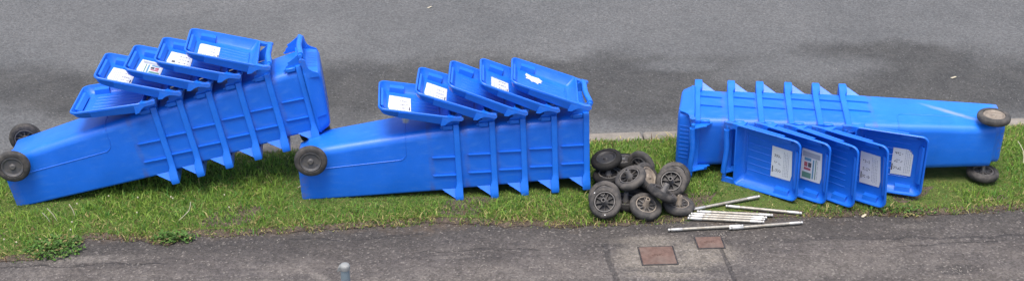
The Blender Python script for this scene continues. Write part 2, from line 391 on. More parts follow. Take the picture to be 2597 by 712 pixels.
# footpath
def strip(name, z, mat, ylo, yhi, xs, skirt=None):
    mb = MB(); n = len(xs)
    vs = [(x, ylo(x), z) for x in xs] + [(x, yhi(x), z) for x in xs]
    fs = [(i, i + 1, n + i + 1, n + i) for i in range(n - 1)]
    mb.add(vs, fs); return tag(link(name, mb.mesh(name, mat)), kind='structure')
strip('footpath', 0.0, M['path'], lambda x: -40, lambda x: float(edge_y(x)) + .25, list(np.linspace(-60, 60, 241)))
def sn(x, f, p): return math.sin(x * f + p) * .5 + math.sin(x * f * 2.3 + p * 1.7) * .3 + math.sin(x * f * 5.1 + p * 2.9) * .2
xs = list(np.arange(-7, 7, .02))
strip('soil_margin', .004, M['soil'], lambda x: float(edge_y(x)) - .004 - .020 * max(0, 1 + sn(x, 3.1, 1)) * max(0, .6 + .6 * sn(x, 19, 2)) - .010 * sn(x, 61, 4) - .006 * sn(x, 170, 1), lambda x: float(edge_y(x)) + .3, xs)
# verge turf, gently uneven
def turf_h(x, y): return .001 + .003 * np.sin(x * 4.1 + y * 3) + .003 * np.sin(x * 9.7 - y * 7.1 + 1)
xs = np.arange(-8, 8.01, .08); nv = 15
vs = []; fs = []
for i, x in enumerate(xs):
    y0, y1 = float(edge_y(x)) + .05, float(kerb_y(x)) + .01
    for j in range(nv):
        t = j / (nv - 1); y = y0 + (y1 - y0) * t
        z = float(turf_h(x, y)) + .006 if 0 < j < nv - 1 else (.006 if j == 0 else -.004)
        vs.append((x, y, z))
for i in range(len(xs) - 1):
    for j in range(nv - 1): a = i * nv + j; fs.append((a, a + nv, a + nv + 1, a + 1))
mb = MB(); mb.add(vs, fs, 0, True); tag(link('verge', mb.mesh('verge', M['turf'])), kind='structure')
# kerb stones with open joints, one object
mb = MB(); L = .915; ang = math.atan(KS)
for k in range(-9, 10):
    x0 = -.02 + k * L
    Mx = Matrix.Translation((x0, float(kerb_y(x0)) + .0, 0)) @ Matrix.Rotation(ang, 4, 'Z')
    dz = random.uniform(-.004, .004)
    mb.box(.004, L - .006, -.0, .115, -.15, .006 + dz, 0, .012, Mx)
tag(link('kerb', mb.mesh('kerb', M['kerb'], 30)), kind='structure')

# ------------------------------------------------------------ wheelie bin geometry (bin frame: x from base to mouth, z towards the back)
BL, WB, WR, DB, DR, TF = .9713, .1428, .1741, .318, .4353, .006
def bw(x): return WB + (WR - WB) * x / BL
def bf(x): return -.014 + .018 * x / BL
def bb(x): return DB + (DR - TF - DB) * x / BL
def outline(hw, z0, z1, rf, rb, n=6):
    pts = []
    for cy, cz, r, a0 in ((hw - rf, z0 + rf, rf, -90), (hw - rb, z1 - rb, rb, 0), (-hw + rb, z1 - rb, rb, 90), (-hw + rf, z0 + rf, rf, 180)):
        for k in range(n + 1):
            a = rad(a0 + 90 * k / n); pts.append((cy + r * math.cos(a), cz + r * math.sin(a)))
    return pts
def sec(x, ins=0, back=0):
    return [(x, y, z) for y, z in outline(bw(x) - ins, bf(x) + ins, bb(x) - ins - back, .018, .050)]
def body_mesh(mat):
    mb = MB()
    L = [sec(-.010, .010, .05), sec(-.008, .004, .05), sec(-.002, .001, .048), sec(.030, 0, .046), sec(.050, 0, .044), sec(.054, .001, .004), sec(.060, 0, 0)]
    L += [sec(x) for x in (.2, .35, .5, .65, .8, BL)]
    L += [sec(BL, .004)] + [sec(x, .004) for x in (.7, .4, .07)] + [sec(.0, .012, .055)]
    mb.loft(L, 0, True, True, True)
    # raised moulding line: up the side, round the corner, over the back
    for s in (-1, 1):
        P = []
        for i in range(14):
            x = .06 + (.60 - .06) * i / 13; P.append((x, s * (bw(x) + .0003), .195 + .06 * x))
        zc = .195 + .06 * .6
        for i in range(1, 7):
            a = rad(90 * i / 6); P.append((.60 + .05 * math.sin(a), s * (bw(.64) + .0003), zc + .05 * (1 - math.cos(a))))
        X = .65; hw, zb = bw(X), bb(X); P.append((X, s * (hw + .0003), zb - .05))
        for i in range(1, 7):
            a = rad(90 * i / 6); P.append((X, s * (hw - .048 + .048 * math.cos(a)), zb - .048 + .048 * math.sin(a)))
        P.append((X, 0, zb + .0003)); mb.tube(P, .0026, 6)
    # side ribs under the rim
    for s in (-1, 1):
        for zc, h in ((.236, .011), (.112, .011)):
            x0, x1 = BL - .175, BL - .03
            y0a, y0b = bw(x0), bw(x1)
            vs = []
            for zz in (-.0026, .0026):
                vs += [(x0, s * (y0a - .002), zc + zz), (x0 + .012, s * (y0a + h * .8), zc + zz), (x1, s * (y0b + h), zc + zz), (x1, s * (y0b - .002), zc + zz)]
            mb.add(vs, [(0, 1, 2, 3), (7, 6, 5, 4), (0, 4, 5, 1), (1, 5, 6, 2), (2, 6, 7, 3), (3, 7, 4, 0)])
        # corner gusset below the lifting lug
        x0, x1 = BL - .125, BL - .028
        A_, B_, C_ = Vector((x0, s * (bw(x0) - .003), .014)), Vector((x1, s * (bw(x1) - .003), .016)), Vector((x1, s * .212, -.046))
        nn = (B_ - A_).cross(C_ - A_).normalized() * .0018
        vs = [tuple(p - nn) for p in (A_, B_, C_)] + [tuple(p + nn) for p in (A_, B_, C_)]
        mb.add(vs, [(0, 1, 2), (5, 4, 3), (0, 3, 4, 1), (1, 4, 5, 2), (2, 5, 3, 0)])
    # axle housing at the heel
    mb.box(.066, .11, -.12, .12, DB - .045, DB + .006, 0, .008)
    return mb.mesh('body', mat)
def rim_mesh():
    zb = DR - TF
    half = [(0, zb + .010), (.12, zb + .010), (.148, zb + .016), (.166, zb + .022), (.180, zb + .018), (.186, zb - .002), (.1875, .30), (.1885, .16), (.190, .075),
            (.195, .045), (.204, .015), (.214, -.018), (.218, -.040), (.215, -.056), (.18, -.058), (.09, -.058), (0, -.058)]
    inn = [(0, zb - .003), (.09, zb - .003), (.125, zb - .004), (.150, zb - .012), (.166, zb - .030), (.1735, zb - .06), (.1735, .30), (.1735, .16), (.1735, .075),
           (.1735, .045), (.1735, .025), (.172, .006), (.164, -.003), (.15, -.0055), (.12, -.0055), (.07, -.0055), (0, -.0055)]
    def full(h): return h + [(-y, z) for y, z in h[-2:0:-1]]
    o, i = full(half), full(inn)
    oo = [(y - .004 * (1 if y > 0.01 else -1 if y < -.01 else 0), z + (.003 if z < .1 else -.003)) for y, z in o]
    # the flange widens into the lug near the front corners
    def xr(y, z): return BL - .030 - (.012 if z < .03 and abs(y) > .18 else 0)
    L = [[(xr(y, z) + .0, yi, zi) for (y, z), (yi, zi) in zip(o, i)], [(xr(y, z), a, b) for (y, z), (a, b) in zip(o, oo)], [(xr(y, z) + .004, y, z) for y, z in o],
         [(BL + .001, y, z) for y, z in o], [(BL + .006, a, b) for a, b in oo], [(BL + .006, a, b) for a, b in i], [(BL - .002, a, b) for a, b in i]]
    mb = MB(); mb.loft(L, 0, True)
    # comb teeth under the front lip
    for k in range(-4, 5):
        y = k * .042
        mb.add([(BL - .11, y - .002, -.006), (BL - .032, y - .002, -.044), (BL - .032, y - .002, -.006), (BL - .11, y + .002, -.006), (BL - .032, y + .002, -.044), (BL - .032, y + .002, -.006)],
               [(0, 1, 2), (5, 4, 3), (0, 3, 4, 1), (1, 4, 5, 2), (2, 5, 3, 0)])
    return mb.mesh('rim', M['blue_edge'], 35)
HX, HZ = .989, .502
def handle_mesh():
    mb = MB(); zb = DR - TF
    for s in (-1, 1):
        p = [(BL + .004, zb + .002), (BL + .012, zb + .030), (HX + .008, HZ + .004), (HX - .004, HZ + .015), (HX - .026, HZ + .002), (BL - .050, zb + .052), (BL - .072, zb + .044),
             (BL - .068, zb + .030), (BL - .086, zb + .020), (BL - .094, zb + .004), (BL - .108, zb - .004), (BL - .100, zb - .012), (BL - .01, zb - .006)]
        mb.prism(p, 1, s * .152 - .0035, s * .152 + .0035)
        mb.tube([(HX - .004, s * .146, HZ), (HX - .004, s * .180, HZ)], .012, 12)
        # foot plate of the bracket lying on the back wall
        mb.box(BL - .09, BL - .032, s * .165 - .010, s * .165 + .010, zb - .012, zb + .012, 0, .003)
    P = [(HX - .004 + .004 * math.cos(math.pi * t / 8), -.152 + .304 * t / 16, HZ + .001) for t in range(17)]
    mb.tube(P, .0172, 14)
    return mb.mesh('handle', M['blue_edge'], 40)
# lid (lid frame: x from hinge to free edge, z towards the outside; rim plane z = 0)
LL, LW = .496, .2115
def lid_depth(u): return .070 - (.070 - .052) * (u - .10) / (LL - .10)
def lid_ring(u0, u1, hw0, hw1, r0, r1, zf, n=5):
    """rounded rectangle from u0 to u1; half width hw0 at the hinge end, hw1 at the free end"""
    pts = []
    for cu, cv, r, a0 in ((u1 - r1, hw1 - r1, r1, 0), (u0 + r0, hw0 - r0, r0, 90), (u0 + r0, -hw0 + r0, r0, 180), (u1 - r1, -hw1 + r1, r1, 270)):
        for k in range(n + 1):
            a = rad(a0 + 90 * k / n); pts.append((cu + r * math.cos(a), cv + r * math.sin(a)))
    return [(u, v, zf(u)) for u, v in pts]
def lid_mesh():
    mb = MB()
    z0 = lambda u: 0.0
    d = lambda k, o=0: (lambda u: lid_depth(min(max(u, .10), LL)) * k + o)
    U0 = .066
    rings = [lid_ring(U0 + .010, LL - .0095, LW - .0095, LW - .0135, .02, .038, z0), lid_ring(U0 + .004, LL - .003, LW - .003, LW - .007, .02, .042, lambda u: -.0015),
             lid_ring(U0, LL, LW, LW - .004, .02, .045, lambda u: .002), lid_ring(U0, LL, LW, LW - .004, .02, .045, lambda u: .011),
             lid_ring(U0 + .004, LL - .005, LW - .005, LW - .009, .02, .042, lambda u: .0125),
             lid_ring(U0 + .020, LL - .022, LW - .018, LW - .024, .03, .05, d(.86)), lid_ring(U0 + .036, LL - .036, LW - .030, LW - .036, .04, .055, d(1.0)),
             ]
    mb.loft(rings, 0, True, False, True)
    rin = [rings[0], lid_ring(U0 + .012, LL - .012, LW - .012, LW - .016, .02, .038, lambda u: .008),
           lid_ring(U0 + .030, LL - .027, LW - .024, LW - .030, .03, .048, d(.86, -.004)), lid_ring(U0 + .042, LL - .042, LW - .036, LW - .042, .04, .052, d(1, -.0035))]
    mb.loft(rin, 0, True, False, True)
    # proud outer side panels, stepping in towards the free corners
    for s in (-1, 1):
        A = [(.10, .010), (.375, .010), (.372, lid_depth(.37) * .86), (.115, lid_depth(.115) * .86)]
        vs = []
        for off in (0, .006):
            for (u, z) in A:
                t = (z - .012) / (lid_depth(u) * .86 - .012)
                vs.append((u, s * (LW - .0045 - .013 * max(0, t) + off - .002), z))
        mb.add(vs, [(3, 2, 1, 0), (4, 5, 6, 7), (0, 1, 5, 4), (1, 2, 6, 5), (2, 3, 7, 6), (3, 0, 4, 7)])
        # pull recess near the free corner
        # hinge arms: continue the side wall to the hinge pin
        arm = [(U0 + .045, .001), (.03, .001), (.0, -.006), (-.012, -.002), (-.014, .009), (-.004, .019), (.030, .021), (.055, .026), (.075, .040), (.092, .060), (U0 + .05, .066)]
        mb.prism([(u, z) for u, z in arm], 1, *(sorted((s * (LW - .008), s * (LW - .001)))))
        mb.prism([(.075, .0), (.03, .003), (.0, -.006), (-.010, .0), (-.004, .013), (.022, .018), (.075, .024)], 1, *(sorted((s * (LW - .034), s * (LW - .007)))))
        # rubbing blocks inside the side walls, near the free end
        vs = []
        for u in (.335, .425):
            zf = lid_depth(u) - .004
            vs += [(u, s * (LW - .016), .016), (u, s * (LW - .046), .024), (u, s * (LW - .050), zf), (u, s * (LW - .03), zf)]
        mb.add(vs, [(0, 1, 2, 3), (7, 6, 5, 4), (0, 4, 5, 1), (1, 5, 6, 2), (2, 6, 7, 3), (3, 7, 4, 0)])
    # raised strip inside the free wall
    vs = []
    for v in (-.125, .125):
        vs += [(LL - .017, v, .012), (LL - .030, v, .014), (LL - .050, v, .038), (LL - .036, v, .041)]
    mb.add(vs, [(0, 1, 2, 3), (7, 6, 5, 4), (0, 4, 5, 1), (1, 5, 6, 2), (2, 6, 7, 3), (3, 7, 4, 0)])
    # long stiffening lines pressed into the plate, and a stepped band at the hinge end
    for v in (-.12, -.075, -.03, .02, .065, .11):
        a, b = .13, .40
        mb.add([(a, v - .002, lid_depth(a) - .0034), (a, v, lid_depth(a) - .0055), (a, v + .002, lid_depth(a) - .0034), (b, v - .002, lid_depth(b) - .0034), (b, v, lid_depth(b) - .0055), (b, v + .002, lid_depth(b) - .0034)],
               [(0, 1, 4, 3), (1, 2, 5, 4)])
    mb.box(.118, .126, -.135, .135, lid_depth(.12) - .009, lid_depth(.12) - .003, 0, .002)
    # outer hinge-end grille
    for k in range(-4, 5):
        v = k * .028
        mb.add([(.068, v - .0035, .018), (.0665, v, .018), (.068, v + .0035, .018), (.083, v - .0035, .058), (.0815, v, .059), (.083, v + .0035, .058)], [(0, 1, 4, 3), (1, 2, 5, 4)])
    mb.box(.062, .070, -.150, .150, .0125, .016, 0, .002)
    return mb.mesh('lid', M['blue'], 38)

def glyphs(mb, u0, v0, nu, nv, du, dv, s, z, mi, r, drop=.15):
    """rows of small unreadable printed marks"""
    for i in range(nu):
        for j in range(nv):
            if r.random() < drop: continue
            a, b = u0 + i * du, v0 + j * dv; su = s * r.uniform(.6, 1.2); sv = s * r.uniform(.5, 1.3)
            mb.add([(a, b, z(a)), (a + su, b, z(a + su)), (a + su, b + sv, z(a + su)), (a, b + sv, z(a))], [(0, 1, 2, 3)], mi)
def sticker_mesh(kind, seed, flip=1):
    r = random.Random(seed); mb = MB()
    zi = lambda u, o: lid_depth(u + .012) - .0035 - .0035 - o
    P = lambda u, v, o=0: (u + .012, v * flip, zi(u, o))
    if kind == 'torn':
        poly = [(.262, -.10), (.29, -.128), (.335, -.120), (.372, -.135), (.378, -.10), (.365, -.085), (.376, -.052), (.350, -.058), (.335, -.030), (.318, -.045), (.292, -.028), (.290, -.052), (.268, -.062), (.278, -.08)]
    elif kind == 'cut':
        poly = [(.285, -.082), (.372, -.082), (.405, -.05), (.405, .098), (.285, .10)]
    elif kind == 'round':
        poly = [(.285, -.10)] + [(.385 + .022 * math.sin(a), -.078 - .022 * math.cos(a)) for a in np.linspace(0, math.pi / 2, 5)] + [(.407, .09), (.285, .095)]
    elif kind == 'small':
        poly = [(.28, -.075), (.395, -.075), (.395, .065), (.28, .07)]
    else:
        poly = [(.280, -.105), (.412, -.105), (.420, .06), (.412, .10), (.280, .105)]
    mb.add([P(u, v) for u, v in poly] + [P(u, v, -.0012) for u, v in poly], [tuple(range(len(poly)))] + [(i, (i + 1) % len(poly), (i + 1) % len(poly) + len(poly), i + len(poly)) for i in range(len(poly))], 0)
    Z = lambda o: (lambda u: zi(u, o))
    def rect(u0, u1, v0, v1, mi, o=.0006): mb.add([P(u0, v0, o), P(u1, v0, o), P(u1, v1, o), P(u0, v1, o)], [(0, 1, 2, 3)], mi)
    if kind in ('white', 'cut', 'round', 'small'):
        for q, v in enumerate((-.055, -.005, .045)):
            for i in range(4):
                for j in range(3):
                    if r.random() < .25: continue
                    u = .299 + i * .0125 + (.004 if j == 1 else 0); vv = v + j * .0068
                    rect(u, u + r.uniform(.0045, .0085), vv, vv + r.uniform(.004, .006), 1)
        rect(.2865, .2935, .028, .072, 1)
        for c in range(4):
            u = .360 + c * .0105; v = -.085 + (.01 if c % 2 else 0)
            while v < .08:
                l = r.uniform(.006, .02)
                rect(u, u + .0036, v, min(v + l, .083), 2); v += l + r.uniform(.002, .006)
    if kind == 'colour':
        rect(.286, .402, -.09, -.055, 2); rect(.30, .345, -.05, -.03, 5); rect(.30, .322, -.02, .012, 3); rect(.326, .348, -.02, .012, 1)
        rect(.30, .345, .018, .035, 3); rect(.29, .350, .05, .088, 4); rect(.356, .366, -.045, .085, 5); rect(.374, .380, -.05, .085, 4)
        for c in range(5): rect(.386, .390, -.08 + c * .034, -.055 + c * .034, 2)
    if kind == 'icons':
        for q, v in enumerate((-.06, -.01, .04)):
            for i in range(4): rect(.295 + i * .016, .305 + i * .016, v, v + r.uniform(.008, .014), 1 if (i + q) % 2 else 2)
        rect(.372, .392, .03, .06, 1); rect(.365, .40, -.04, -.034, 2); rect(.365, .40, -.02, -.014, 2)
    if kind == 'strip':
        pass
    mats = [M['paper'], M['ink'], M['ink_grey'], M['ink_red'], M['ink_green'], M['ink_teal']]
    return mb.mesh('sticker', mats, 10)
def strip_sticker_mesh():
    mb = MB(); r = random.Random(3); zi = lambda u, o: lid_depth(u) - .007 - o
    def rect(u0, u1, v0, v1, mi, o): mb.add([(u0, v0, zi(u0, o)), (u1, v0, zi(u1, o)), (u1, v1, zi(u1, o)), (u0, v1, zi(u0, o))], [(0, 1, 2, 3)], mi)
    rect(.150, .272, -.125, -.06, 0, 0)
    rect(.255, .270, -.12, -.065, 5, .0006); rect(.215, .232, -.11, -.08, 3, .0006); rect(.236, .247, -.12, -.07, 1, .0006); rect(.19, .208, -.12, -.075, 5, .0006); rect(.16, .18, -.105, -.07, 2, .0006)
    return mb.mesh('sticker', [M['paper'], M['ink'], M['ink_grey'], M['ink_red'], M['ink_green'], M['ink_teal']], 10)
def lid_print_mesh():
    """white lettering and a round emblem on the outside of the closed lid"""
    mb = MB(); z = lambda u: lid_depth(u) + .0008; r = random.Random(5)
    def q(u0, u1, v0, v1): mb.add([(u0, v0, z(u0)), (u1, v0, z(u1)), (u1, v1, z(u1)), (u0, v1, z(u0))], [(0, 1, 2, 3)])
    u = .14
    while u < .30:
        k = r.choice((0, 1, 2)); q(u, u + .005, -.075, -.045)
        if k: q(u + .005, u + .013, -.05, -.045)
        if k == 2: q(u + .005, u + .013, -.064, -.059)
        q(u + .013, u + .017, -.075, -.045); u += .024
    for rr0, rr1 in ((.030, .036), (.014, .019)):
        for k in range(24):
            if k % 8 == 7: continue
            a, b = 2 * math.pi * k / 24, 2 * math.pi * (k + 1) / 24
            pts = [(.365 + rr * math.cos(t), -.06 + rr * math.sin(t)) for rr, t in ((rr0, a), (rr1, a), (rr1, b), (rr0, b))]
            mb.add([(p, s, z(p)) for p, s in pts], [(0, 1, 2, 3)])
    return mb.mesh('emblem', M['white_print'], 10)

# wheel (wheel frame: axis z, +z = inner side with the boss)
def tyre_mesh(mat):
    mb = MB(); h = .0215
    mb.lathe([(.064, -h + .006), (.068, -h), (.084, -h - .001), (.092, -h + .003), (.0975, -h + .011), (.0985, -h + .018), (.0985, h - .018), (.0975, h - .011), (.092, h - .003), (.084, h + .001), (.068, h), (.064, h - .006), (.064, 0), (.064, -h + .006)], 48)
    return mb.mesh('tyre', mat, 50)
def hub_mesh(mat, ring, boss=True):
    mb = MB(); h = .0215
    mb.lathe([(.0, -h + .002), (.012, -h + .002), (.016, -h + .006), (.020, -h + .011), (.048, -h + .010), (.054, -h + .004), (.060, -h + .001), (.0645, -h + .004), (.0645, -.004)], 40, 0)
    mb.lathe([(.0645, -.004), (.0645, h - .003), (.061, h - .0005), (.057, h - .001), (.055, h - .006), (.053, -.002), (.016, -.004), (.0, -.004)], 40, 0)
    mb.lathe([(.0622, h + .0006), (.0590, h + .0008), (.0570, h + .0002)], 40, 1)
    n = 9
    for k in range(n):
        Mx = Matrix.Rotation(2 * math.pi * k / n, 4, 'Z'); mb.box(.012, .056, -.0028, .0028, -.003, h - .007, 0, .001, Mx)
    if boss:
        mb.lathe([(.022, -.003), (.020, h), (.0150, h + .006), (.0140, h + .046), (.0125, h + .048), (.0085, h + .048), (.0085, h)], 20, 1)
    else:
        mb.lathe([(.022, -.003), (.019, h), (.0, h)], 20, 0)
    return mb.mesh('rim', [mat, ring], 40)
ME = {}
ME['body'] = body_mesh(M['blue']); ME['body_mud'] = body_mesh(M['blue_mud']); ME['body_scratch'] = body_mesh(M['blue_scratch'])
ME['rim'] = rim_mesh(); ME['handle'] = handle_mesh(); ME['lid'] = lid_mesh(); ME['print'] = lid_print_mesh()
ME['tyre'] = tyre_mesh(M['rubber']); ME['tyre_clean'] = tyre_mesh(M['rubber_clean'])
ME['hub_cap'] = hub_mesh(M['hub_grey'], M['hub_pale'], False)
ME['hub_cap_tan'] = hub_mesh(M['hub_tan'], M['hub_tan'], False)
ME['hub_spoked'] = hub_mesh(M['hub_dark'], M['hub_pale'], True)
ME['hub_black'] = hub_mesh(M['hub_black'], M['hub_black'], True)
ME['hub_spoked_tan'] = hub_mesh(M['hub_pale'], M['hub_tan'], True)
mb = MB(); mb.tube([(0, -.178, 0), (0, .178, 0)], .0095, 14); ME['axle'] = mb.mesh('axle', M['rod_mid'])

def lid_matrix(theta, skew, closed=False):
    t = rad(theta)
    U = Vector((math.sin(t), skew, -math.cos(t))).normalized(); W = Vector((math.cos(t), 0, math.sin(t))); V = W.cross(U).normalized()
    W = U.cross(V)
    h = Vector((.993, -skew * LL / 2, .505)) if not closed else Vector((BL + .009, 0, .482))
    R = Matrix((U, V, W)).transposed().to_4x4()
    return Matrix.Translation(h) @ R @ (Matrix.Diagonal((1, 1, 1.42, 1)) if closed else Matrix.Identity(4))
def stack_matrix(T, R, off, dz):
    Rm = Matrix(R).to_4x4(); return Matrix.Translation(T) @ Rm @ Matrix.Translation((off, 0, dz))

STACKS = {
 'mid': ((-1.2891, 6.3804, .0094), ((.99591, -.08243, -.03708), (.08323, .99632, .02062), (.03525, -.02362, .9991)), (0, .2159, .4018, .5909, .7854), (0, .0049, .0090, .0133, .0177),
         (258.0, 249.7, 246.4, 246.7, 248.5), (-.008, .072, .080, .066, .10)),
 'left': ((-3.0288, 6.3132, -.0038), ((.97121, -.17171, -.16511), (.17631, .98424, .01354), (.16018, -.04226, .98618)), (0, .1598, .3387, .5211, .6990, .8931), (0, .0105, .0223, .0343, .0460, .0588),
          (266.9, 245.5, 245.7, 246.1, 245.3, None), (.064, .049, .061, .050, .031, 0)),
 'right': ((3.0917, 6.7623, .2585), ((-.99064, .01819, -.13531), (.13567, .01973, -.99056), (-.01534, -.99964, -.02202)), (.010, .1796, .3557, .5372, .7202, .9304), (0, .0053, .0105, .0159, .0213, .0275),
           (256.5, 234.0, 233.9, 238.6, 241.2, None), (-.015, -.086, -.044, -.028, -.027, 0)),
}
LABEL = {
 'left': ['outermost wheeled blue bin of the tilted left stack, lid bare inside', 'blue bin nested just inside the wheeled bin of the tilted left stack',
          'blue bin in tilted left stack whose open lid has a coloured bar sticker', 'blue bin in tilted left stack with two stickers in its open lid',
          'blue bin in tilted left stack with the highest open lid', 'innermost bin of the tilted left stack with its lid closed'],
 'mid': ['outermost wheeled blue bin of the middle stack, mud splash under its lid', 'blue bin second from the wheeled end of the middle stack, white sticker in lid',
         'blue bin in centre of the middle stack with no sticker in its lid', 'blue bin next to the innermost in the middle stack, white sticker in lid',
         'innermost blue bin of the middle stack beside the wheel pile, torn sticker in lid'],
 'right': ['outermost wheeled blue bin of the right stack, lid sticker with a cut corner', 'blue bin second from the wheeled end of the right stack, grey-white sheet in lid',
           'blue bin in the right stack whose open lid shows plain blue', 'blue bin in the right stack whose open lid has a red and green sticker',
           'blue bin in the right stack with the frontmost open lid, big white sticker', 'innermost bin of the right stack, lid closed, nearest the wheel pile'],
}
STICK = {'left': [None, 'white', 'colour', 'icons', 'round', None], 'mid': ['white', 'white', None, 'small', 'torn'], 'right': ['cut', 'white', None, 'colour', 'white', None]}
WX, WZ, WY = .079, .288, .1985
for key in ('left', 'mid', 'right'):
    T, R, offs, dzs, ths, sks = STACKS[key]
    for k, (off, dz, th, sk) in enumerate(zip(offs, dzs, ths, sks)):
        root = bpy.data.objects.new('wheelie_bin', None); col.objects.link(root); root.empty_display_size = .1
        root.matrix_world = stack_matrix(T, R, off, dz)
        tag(root, LABEL[key][k], 'wheelie bin', {'left': 'bins of the tilted left stack', 'mid': 'bins of the middle stack', 'right': 'bins of the right stack'}[key])
        bm_ = ME['body']
        if k == 0 and key == 'mid': bm_ = ME['body_mud']
        if k == 0 and key == 'right': bm_ = ME['body_scratch']
        link('body', bm_, root); link('rim', ME['rim'], root); link('handle', ME['handle'], root)
        ld = link('lid', ME['lid'], root, lid_matrix(th if th is not None else 0.0, sk, th is None))
        kd = STICK[key][k]
        if kd:
            s_ = link('sticker', sticker_mesh(kd, k * 7 + len(key), 1 if key == 'right' else -1), ld)
            if kd == 'icons': link('sticker', strip_sticker_mesh(), ld)
        if th is None: link('emblem', ME['print'], ld)
        if k == 0:
            for s in (-1, 1):
                rot = Matrix.Rotation(rad(90) * s, 4, 'X')      # +z (boss side) points at the body
                wh = bpy.data.objects.new('wheel', None); col.objects.link(wh); wh.parent = root; wh.empty_display_size = .05
                wh.matrix_local = Matrix.Translation((WX, s * WY, WZ)) @ rot
                link('tyre', ME['tyre'], wh)
                link('rim', ME['hub_cap_tan'] if (key == 'right' and s == -1) else ME['hub_cap'], wh)
            link('axle', ME['axle'], root, Matrix.Translation((WX, 0, WZ)))

# ------------------------------------------------------------ pile of wheels
PILE = [  # x, y, z, boss direction, hub, label
 ((.555, 6.045, .105), (-.24, -.69, .68), 'hub_spoked', 'dusty black wheel at the front left of the pile facing the camera with white dots'),
 ((.556, 6.120, .100), (-.24, -.66, .70), 'hub_spoked', 'wheel leaning directly behind the front left wheel with the white dots'),
 ((.588, 6.450, .172), (.24, .12, -.95), 'hub_black', 'very dark wheel at the top left of the pile beside the middle stack'),
 ((.600, 6.385, .092), (-.03, .0, 1.0), 'hub_spoked', 'dark wheel lying nearly flat below the top left wheel, boss upward'),
 ((.717, 6.215, .175), (-.42, -.15, .90), 'hub_spoked', 'wheel tilted across the middle of the pile with its boss pointing up left'),
 ((.835, 6.330, .115), (-.69, .34, -.64), 'hub_cap_tan', 'wheel with a tan hub face turned right behind the tilted middle wheel'),
 ((.812, 6.50, .100), (-.63, -.77, .02), 'hub_cap', 'wheel leaning at the top back of the pile, hub facing lower left'),
 ((.705, 6.590, .080), (-.09, .10, .99), 'hub_cap', 'dark wheel lying at the back of the pile half hidden between two wheels'),
 ((.975, 6.270, .115), (-.20, -.65, .73), 'hub_spoked', 'upright spoked wheel on the right of the pile facing the camera'),
 ((1.005, 6.350, .105), (-.15, -.62, .76), 'hub_cap', 'dark wheel tucked behind the upright wheel on the right of the pile'),
 ((.898, 6.100, .135), (.44, .23, .86), 'hub_spoked', 'wheel lying steeply on top at front right, boss pointing up right'),
 ((.799, 6.065, .065), (.14, -.32, .94), 'hub_spoked_tan', 'brown dusty wheel at the front centre of the pile with pale boss'),
 ((1.005, 6.130, .036), (.09, -.04, 1.0), 'hub_spoked_tan', 'wheel lying flat at the right front of the pile next to the rods'),
 ((.690, 6.165, .034), (.0, .02, 1.0), 'hub_spoked', 'dark flat wheel with upright boss between the two front wheels'),
 ((.775, 6.330, .040), (.19, -.04, .98), 'hub_spoked', 'dark wheel at the bottom centre of the pile under the tilted wheel')]
for i, (loc, ax, hub, lab) in enumerate(PILE):
    wr = bpy.data.objects.new('bin_wheel', None); col.objects.link(wr); wr.empty_display_size = .05
    q = Vector(ax).to_track_quat('Z', 'Y'); wr.matrix_world = Matrix.Translation(loc) @ q.to_matrix().to_4x4() @ Matrix.Rotation(i * 1.7, 4, 'Z')
    tag(wr, lab, 'wheel', 'loose bin wheels in the pile')
    link('tyre', ME['tyre_clean' if i in (2, 3, 7, 13) else 'tyre'], wr); link('rim', ME[hub], wr)
    if i == 0:
        for a, rr in ((2.6, .083), (4.95, .080)):
            mb = MB(); mb.lathe([(0, .0235), (.0028, .0235), (.0035, .0215)], 10)
            link('paint_dot', mb.mesh('paint_dot', M['white_dot']), wr, Matrix.Translation((rr * math.cos(a), rr * math.sin(a), 0)))

# ------------------------------------------------------------ axle rods
def rod_mesh(L):
    mb = MB(); r = .0102; a, e = L / 2, .085
    def lz(p, mi): mb.lathe(p, 16, mi)
    lz([(0, -a), (r * .75, -a), (r * .95, -a + .003), (r * .95, -a + .010), (r * .72, -a + .012), (r * .72, -a + .016), (r, -a + .018), (r, -a + e)], 1)
    lz([(r, -a + e), (r * .9, -a + e + .004), (r * .97, -a + e + .012), (r * .97, a - e - .012), (r * .9, a - e - .004), (r, a - e)], 0)
    lz([(r, a - e), (r, a - .018), (r * .72, a - .016), (r * .72, a - .012), (r * .95, a - .010), (r * .95, a - .003), (r * .75, a), (0, a)], 1)
    return mb.mesh('axle_rod', [M['rod_mid'], M['rod_end']], 50)
ROD = rod_mesh(.452)
RODS = [((1.082, 6.108), (1.523, 6.245), .016, .030, 'silver axle rod slanting up right, back of the rod pile on grass'),
        ((1.298, 6.146), (1.737, 6.066), .020, .018, 'silver axle rod slanting down right towards the lid corner, highest right end'),
        ((1.115, 6.082), (1.560, 6.046), .020, .016, 'uppermost silver rod of the bundle of four'),
        ((1.070, 6.060), (1.524, 6.020), .018, .015, 'second silver rod from the top of the bundle of four'),
        ((1.056, 6.038), (1.508, 5.999), .017, .015, 'third silver rod from the top of the bundle of four'),
        ((1.050, 6.016), (1.495, 5.975), .014, .013, 'lowest silver rod of the bundle of four, half sunk in grass'),
        ((.915, 5.886), (1.366, 5.932), .0135, .0135, 'silver rod lying on the tarmac path edge, left one of two'),
        ((1.277, 5.903), (1.725, 5.969), .0135, .0135, 'silver rod lying on the tarmac path edge, right one of two')]
for (a, b, za, zb_, lab) in RODS:
    A, B = Vector((*a, za)), Vector((*b, zb_)); o = link('axle_rod', ROD)
    o.matrix_world = Matrix.Translation((A + B) / 2) @ (B - A).to_track_quat('Z', 'Y').to_matrix().to_4x4()
    tag(o, lab, 'rod', 'loose axle rods')

